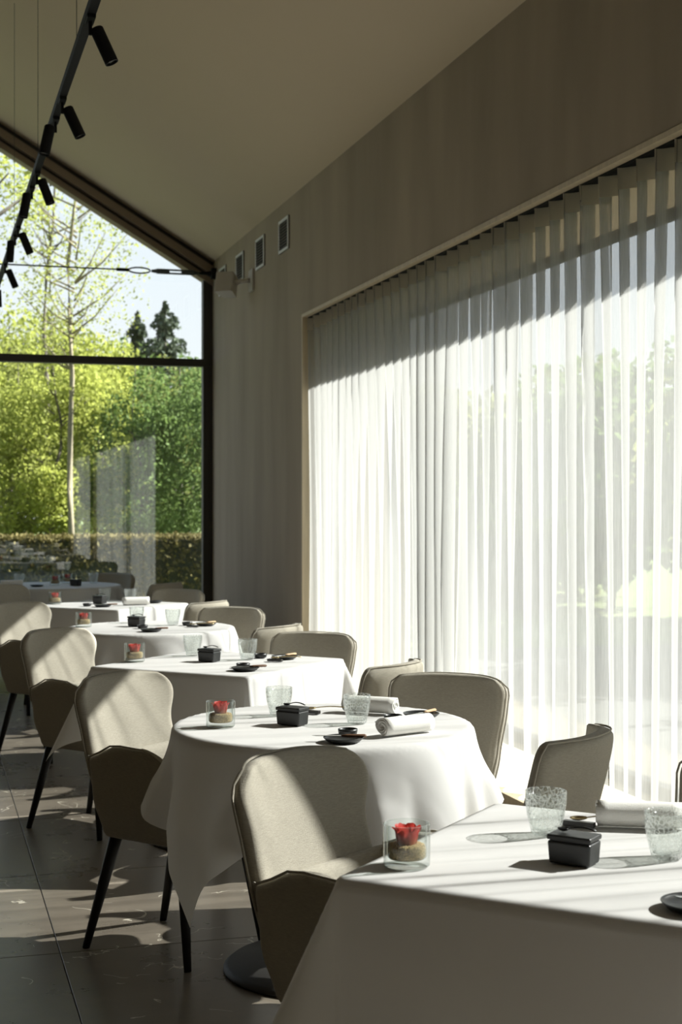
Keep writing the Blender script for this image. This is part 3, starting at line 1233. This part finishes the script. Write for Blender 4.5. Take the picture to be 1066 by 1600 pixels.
def make_knife_light():
    r = make_knife()
    MB().tube([(0.083, 0, 0.002), (0.10, 0, 0.002), (0.15, 0, 0.002), (0.155, 0, 0.002)], [0.004, 0.006, 0.0065, 0.004], 10, flat=0.8).build('handle', 'light_wood', r, True)
    return r


def make_knife_dark():
    r = make_knife()
    MB().tube([(0.083, 0, 0.002), (0.10, 0, 0.002), (0.15, 0, 0.002), (0.155, 0, 0.002)], [0.004, 0.006, 0.0065, 0.004], 10, flat=0.8).build('handle', 'brown_wood', r, True)
    return r


def make_rest():
    m = MB().box(-0.034, 0.034, -0.0085, 0.0085, 0, 0.011, 0.0015)
    m.v = [(x, y, z - (0.002 * (1 - (x / 0.034) ** 2) if z > 0.006 else 0)) for x, y, z in m.v]
    o = m.build('cutlery_rest', 'black_lacquer', None)
    return tag(o, None, 'cutlery rest')


def make_napkin():
    """damp cloth rolled up: a spiral sheet along x"""
    L = 0.175
    turns = 3.0
    n = 60
    rows = []
    for i in range(9):
        x = -L / 2 + L * i / 8
        row = []
        for k in range(n + 1):
            t = k / n
            a = turns * 2 * math.pi * t - math.pi / 2
            rad = 0.007 + 0.0215 * t
            wob = 1 + 0.03 * noise.noise(Vector((x * 20, a, 1.0)))
            row.append((x + 0.002 * math.sin(a * 2.3) * (1 if i in (0, 8) else 0), rad * math.cos(a) * 1.12 * wob, 0.0265 + rad * math.sin(a) * 0.90 * wob))
        rows.append(row)
    o = MB().grid(rows).build('rolled_napkin', 'towel', None, True, fix=False)
    zmin = min(v.co.z for v in o.data.vertices)
    for v in o.data.vertices:
        v.co.z += -zmin + 0.002
    md = o.modifiers.new('thick', 'SOLIDIFY')
    md.thickness = 0.005
    md.offset = 0
    return tag(o, None, 'napkin')


def item(kind, x, y, ang, ph, extra=''):
    """place one piece of table ware at a point of the cloth, ang in degrees"""
    z = ZI
    a = R(ang)
    if kind == 'jar':
        instance('jar', make_jar, (x, y, z), a, 'glass jar with a red rose%s on the %s' % (extra, ph), 'rose jars on the tables')
        instance('sand', make_sand, (x, y, z), a, 'golden sand in the jar%s on the %s' % (extra, ph), 'sand fillings of the rose jars')
        instance('rose', make_rose, (x, y, z + 0.032), a, 'red rose head in the jar%s on the %s' % (extra, ph), 'rose heads in the jars')
    elif kind == 'tumbler':
        instance('tumbler', make_tumbler, (x, y, z), a, 'crackled clear water tumbler %s on the %s' % (extra, ph), 'crackled tumblers')
    elif kind == 'box':
        instance('box', make_box, (x, y, z), a, 'small black ceramic lidded box on the %s' % ph, 'black lidded boxes')
        d = Vector((math.cos(a), math.sin(a)))
        instance('bspoon', lambda: spoon_mesh(0.075, 0.008, 'black_ceramic', 'lid_spoon', 0.006), (x - d.x * 0.034, y - d.y * 0.034, z + 0.0545), a + 0.12, 'tiny black spoon lying on the lidded box of the %s' % ph, 'black spoons on the boxes')
    elif kind == 'rest':
        instance('rest', make_rest, (x, y, z), a, 'black lacquer cutlery rest under the brass spoon on the %s' % ph, 'black cutlery rests')
        instance('gspoon', lambda: spoon_mesh(0.135, 0.0135, 'brass', 'brass_spoon', 0.004), (x - 0.018, y + 0.006, z + 0.011), R(-12), 'brass spoon with its bowl on the black rest of the %s' % ph, 'brass spoons')
    elif kind == 'plate':
        instance('plate', make_plate, (x, y, z), a, 'small black plate %s on the %s' % (extra, ph), 'small black plates')
    elif kind == 'bowl':
        instance('bowl', make_bowl, (x, y, z), a, 'tiny black sauce bowl %s on the %s' % (extra, ph), 'tiny black bowls')
    elif kind == 'knife_dark':
        instance('kd', make_knife_dark, (x, y, z + 0.0125), a, 'small knife with dark brown handle across the near plate of the %s' % ph, 'small knives')
    elif kind == 'knife_light':
        instance('kl', make_knife_light, (x, y, z + 0.0125), a, 'small knife with pale wooden handle across the window side plate of the %s' % ph, 'small knives')
    elif kind == 'napkin':
        instance('napkin', make_napkin, (x, y, z), a, 'rolled white napkin %s on the %s' % (extra, ph), 'rolled white napkins')


def lay(i, items):
    for it in items:
        kind, x, y, ang = it[:4]
        item(kind, x, y, ang, TABLES[i][4], it[4] if len(it) > 4 else '')


lay(0, [('jar', 0.863, 2.533, 20), ('tumbler', 1.218, 2.698, 0, 'beside the cutlery rest'), ('box', 1.17, 2.464, -48),
        ('rest', 1.311, 2.738, -45), ('napkin', 1.43, 2.700, -25, 'behind the tumblers'), ('tumbler', 1.356, 2.451, 40, 'at the right picture edge'),
        ('plate', 1.229, 2.124, 0, 'cut by the right picture edge'), ('knife_dark', 1.205, 2.155, -35)])
lay(1, [('jar', 0.864, 4.278, 70), ('tumbler', 1.091, 4.463, 0, 'behind the black box'), ('box', 1.082, 4.255, -48), ('rest', 1.194, 4.463, -45),
        ('tumbler', 1.278, 4.225, 30, 'in front of the far napkin'), ('napkin', 1.385, 4.425, -38, 'at the far edge'), ('bowl', 1.400, 4.242, 0, 'between the two napkins'),
        ('plate', 1.510, 4.290, 0, 'half hidden by the near napkin'), ('knife_light', 1.455, 4.235, 40), ('napkin', 1.355, 3.990, 20, 'at the near right edge'),
        ('bowl', 1.187, 4.015, 0, 'just behind the near plate'), ('plate', 1.142, 3.905, 0, 'at the near edge'), ('knife_dark', 1.06, 3.945, -18)])
lay(2, [('jar', 0.870, 6.16, 50), ('tumbler', 1.154, 6.34, 0, 'behind the black box'), ('box', 1.178, 6.077, -48), ('tumbler', 1.352, 6.107, 30, 'right of the black box'),
        ('bowl', 1.420, 6.152, 0, 'beside the right tumbler'), ('plate', 1.513, 6.087, 0, 'at the window corner'), ('knife_light', 1.45, 6.05, 35), ('rest', 1.445, 5.985, -40),
        ('bowl', 1.265, 5.797, 0, 'just behind the near plate'), ('plate', 1.253, 5.700, 0, 'at the near corner'), ('knife_dark', 1.19, 5.70, 5)])
lay(3, [('jar', 0.850, 8.00, 10), ('tumbler', 1.170, 8.20, 0, 'behind the black box'), ('box', 1.133, 7.95, -48), ('tumbler', 1.338, 7.97, 30, 'right of the black box'),
        ('bowl', 1.413, 7.93, 0, 'right of the tumblers'), ('plate', 1.510, 7.89, 0, 'at the window edge'), ('knife_light', 1.45, 7.86, 35), ('rest', 1.42, 7.80, -40),
        ('bowl', 1.145, 7.80, 0, 'just behind the near plate'), ('plate', 1.161, 7.60, 0, 'at the near edge'), ('knife_dark', 1.10, 7.60, 5)])
lay(4, [('jar', 0.860, 9.90, 10), ('tumbler', 1.22, 10.10, 0, 'behind the black box'), ('box', 1.155, 9.85, -48), ('tumbler', 1.380, 9.98, 30, 'behind the napkin'),
        ('bowl', 1.045, 9.62, 0, 'left of the near plate'), ('plate', 1.138, 9.53, 0, 'at the near edge'), ('knife_dark', 1.08, 9.53, 5),
        ('napkin', 1.370, 9.64, 5, 'near the window side'), ('plate', 1.52, 9.82, 0, 'at the window corner')])
lay(5, [('jar', 1.06, 12.20, 10, ' left of its pair'), ('jar', 1.19, 12.50, 10, ' right of its pair'), ('box', 1.216, 12.06, -48), ('tumbler', 0.78, 12.38, 0, 'at the left'),
        ('tumbler', 1.40, 12.40, 0, 'at the right'), ('plate', 0.90, 12.05, 0, 'at the near left edge'), ('napkin', 0.70, 12.1, 10, 'at the left')])

# ------------------------------------------------------------------ outdoors
g = MB().box(-120, 160, -60, 160, -0.35, -0.12).build('ground', 'grass')
struct(g)
struct(MB().box(XL - 3, WO + 0.6, YB + 0.1, YB + 4.2, -0.2, -0.035).build('terrace', 'terrace'))


struct(MB().box(WO, WO + 5.0, -6, YB + 0.1, -0.2, -0.04).build('added_paving', 'paving_dark'))  # added strip that keeps green light from the lawn off the curtain


def leaves(name, mat, pts, size, seed, parent, updir=0.0):
    rg = np.random.default_rng(seed)
    n = len(pts)
    a = rg.normal(size=(n, 3))
    a /= np.linalg.norm(a, axis=1)[:, None]
    b = rg.normal(size=(n, 3))
    b -= (b * a).sum(1)[:, None] * a
    b /= np.linalg.norm(b, axis=1)[:, None]
    s = size * rg.uniform(0.6, 1.3, size=(n, 1))
    a *= s
    b *= s * 0.62
    V = np.empty((n, 4, 3), dtype=np.float32)
    V[:, 0] = pts - a
    V[:, 1] = pts - b * 0.9
    V[:, 2] = pts + a
    V[:, 3] = pts + b * 0.9
    me = bpy.data.meshes.new(name)
    me.vertices.add(n * 4)
    me.vertices.foreach_set('co', V.ravel())
    me.loops.add(n * 4)
    me.loops.foreach_set('vertex_index', np.arange(n * 4, dtype=np.int32))
    me.polygons.add(n)
    me.polygons.foreach_set('loop_start', np.arange(0, n * 4, 4, dtype=np.int32))
    me.polygons.foreach_set('loop_total', np.full(n, 4, dtype=np.int32))
    me.materials.append(MATS[mat])
    me.update(calc_edges=True)
    o = put(name, me, parent)
    o['kind'] = 'stuff'
    return o


def clumps(rg, n, c, rad, k, cr):
    """n points gathered in k clumps of radius cr inside an ellipsoid"""
    d = rg.normal(size=(k, 3))
    d /= np.linalg.norm(d, axis=1)[:, None]
    ctr = np.array(c) + d * np.array(rad) * rg.uniform(0.25, 1, size=(k, 1)) ** 0.5
    idx = rg.integers(0, k, n)
    e_ = rg.normal(size=(n, 3))
    e_ /= np.linalg.norm(e_, axis=1)[:, None]
    return ctr[idx] + e_ * cr * rg.uniform(0.3, 1, size=(n, 1)) ** 0.5, ctr


def tree(name, label, x, y, h, crown_r, z0, mat, bark, n, size, seed, trunk_r=0.12, cat='tree', group='trees beyond the gable window', k=40, cr=0.45, branches=10, lean=0.0):
    rg = np.random.default_rng(seed)
    r = empty(name, (x, y, -0.12))
    tag(r, label, cat, group)
    c = (lean * 0.5, 0, (z0 + h) / 2)
    rad = (crown_r, crown_r, (h - z0) / 2)
    pts, ctr = clumps(rg, n, c, rad, k, cr)
    leaves('foliage', mat, pts, size, seed, r)
    tk = [(lean * t + 0.09 * math.sin(7 * t + seed) + 0.04 * math.sin(17 * t + seed), 0.05 * math.cos(5 * t), h * 0.95 * t) for t in [q / 10 for q in range(11)]]
    MB().tube(tk, [trunk_r * (1 - 0.85 * q / 10) for q in range(11)], 8).build('trunk', bark, r, True)
    m = MB()
    for q in range(min(branches, len(ctr))):
        t = ctr[q]
        zb = max(0.3, min(h * 0.85, t[2] - 0.5 * math.hypot(t[0], t[1]) - 0.2))
        f_ = zb / (h * 0.95)
        s = Vector((lean * f_, 0, zb))
        e2 = Vector(t)
        md = (s + e2) / 2 + Vector((0, 0, -0.08))
        m.tube([s, md, e2], [trunk_r * 0.32, trunk_r * 0.2, trunk_r * 0.07], 5)
    m.build('branches', bark, r, True)
    return r


# hedge behind the terrace
hd = empty('clipped_hedge', (0, 20.0, -0.12))
tag(hd, 'low clipped hedge with sunlit brownish top behind the gable window', 'hedge')
MB().box(-12, 9, -0.45, 0.45, 0, 1.06).build('hedge_body', 'hedge_core', hd)  # dark core shows between front leaves, the front's shade put into its colour
rg = np.random.default_rng(3)
n = 26000
hp = np.column_stack([rg.uniform(-4.5, 6.5, n), rg.uniform(-0.5, 0.5, n), rg.uniform(0, 1.13, n)])
side = rg.random(n)
hp[side < 0.45, 1] = -0.48 + rg.normal(0, 0.03, (side < 0.45).sum())
hp[side >= 0.45, 2] = 1.09 + rg.normal(0, 0.02, (side >= 0.45).sum())
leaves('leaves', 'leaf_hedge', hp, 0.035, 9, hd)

# shrubs and small trees directly behind the hedge
rnd = random.Random(11)
ORD = ['leftmost', 'second from left', 'third from left', 'fourth from left', 'fifth from left', 'sixth from left', 'seventh from left', 'eighth from left', 'ninth from left', 'tenth from left', 'eleventh from left', 'twelfth from left', 'rightmost']
mats = ['leaf_yellow', 'leaf_green', 'leaf_olive']
shrub_lab = ['yellow-green', 'fresh green', 'olive green']
ROW1 = [(0.82, 24.5, 0), (1.55, 25.5, 2), (2.07, 24.0, 0), (2.98, 26.0, 0), (3.51, 24.5, 1), (4.4, 25.5, 1), (4.95, 24.5, 1)]
for k, (tx, y, mi) in enumerate(ROW1):
    tree('shrub', '%s shrub just behind the hedge, %s' % (shrub_lab[mi], ORD[k]), tx, y, 3.9 + 0.5 * rnd.random(), 0.85, 0.5,
         mats[mi], 'bark_dark', 9000, 0.040, 20 + k, 0.05, 'shrub', 'shrubs behind the hedge', 44, 0.36, 12)
ROW2 = [(0.8, 32, 0), (1.69, 31, 0), (2.71, 33, 2), (3.42, 31, 0), (4.58, 33, 0), (5.14, 31, 2), (6.25, 32, 1)]
for k, (tx, y, mi) in enumerate(ROW2):
    tree('leafy_tree', '%s leafy tree in the row behind the shrubs, %s' % (shrub_lab[mi], ORD[k]), tx, y, (4.5 if k > 3 else 5.2) + 0.6 * rnd.random(), 1.15, 1.0,
         mats[mi], 'bark_dark', 9000, 0.055, 50 + k, 0.08, 'tree', 'leafy trees behind the shrubs', 50, 0.5, 14)
ROW3 = [(0.7, 42, 1), (2.4, 41, 2), (4.18, 43, 2), (5.42, 41, 1), (7.42, 43, 1), (8.78, 42, 2)]
for k, (tx, y, mi) in enumerate(ROW3):
    tree('forest_tree', '%s woodland tree far at the back, %s' % (shrub_lab[mi], ORD[k]), tx, y, (5.6 if k > 2 else 6.4) + 0.6 * rnd.random(), 1.9, 0.6,
         mats[mi], 'bark_dark', 9000, 0.085, 80 + k, 0.1, 'tree', 'woodland trees at the back', 60, 0.7, 14)
# pale birches with thin crowns
tree('birch', 'tall pale-trunked birch with sparse spring leaves left of the window centre', 2.13, 23.2, 9.4, 1.25, 3.2, 'leaf_yellow', 'bark_pale', 4200, 0.030, 120, 0.06, branches=40, k=60, cr=0.35, lean=0.35)
tree('birch', 'thin second birch with dark knotted trunk left of the pale one', 2.17, 26.0, 9.8, 1.0, 4.0, 'leaf_yellow', 'bark_dark', 2600, 0.032, 121, 0.06, branches=30, k=50, cr=0.35)
tree('broadleaf_tree', 'large tree at the left edge with leafy boughs under the roof line', 0.4, 21.5, 9.0, 1.7, 4.6, 'leaf_yellow', 'bark_dark', 4200, 0.045, 122, 0.16, branches=24, k=60, cr=0.35)


def conifer(label, x, y, h, rad, seed):
    rg = np.random.default_rng(seed)
    r = empty('conifer', (x, y, -0.12))
    tag(r, label, 'tree', 'dark conifers')
    n = 14000
    t = rg.random(n) ** 0.7
    z = h * (1 - t)
    tier = 0.45 + 0.55 * (((1 - t) * 11) % 1.0 < 0.55)
    ang = np.round(rg.uniform(0, 11, n)) / 11 * 2 * math.pi + rg.normal(0, 0.13, n) + t * 9
    rr = rad * t ** 0.62 * tier * rg.uniform(0.1, 1, n) ** 0.6
    pts = np.column_stack([rr * np.cos(ang), rr * np.sin(ang), z - rr * 0.25])
    leaves('needles', 'leaf_conifer', pts, 0.07, seed, r)
    MB().tube([(0, 0, 0), (0, 0, h * 0.5), (0, 0, h * 0.97)], [0.16, 0.09, 0.02], 8).build('trunk', 'bark_dark', r, True)


conifer('tall dark conifer rising above the trees near the window jamb', 6.18, 38, 6.95, 1.9, 200)
conifer('shorter dark conifer to the left of the tall one', 5.73, 40, 6.9, 1.4, 201)

# row of trees outside the curtained wall, faintly seen through the voile
for k in range(13):
    y = 2.3 + k * 2.8
    x = 9.2 + (k % 3) * 0.5 + k * 0.1
    tree('garden_shrub', 'green garden shrub dimly seen through the sheer curtain, %s of its row' % ORD[12 - k], x, y, 3.0 + (k * 37 % 10) * 0.05 + 0.08 * k, 1.6, 0.2,
         mats[1 + k % 2], 'bark_dark', 9000, 0.10, 300 + k, 0.07, 'shrub', 'garden shrubs outside the curtained wall', 50, 0.6, 10)
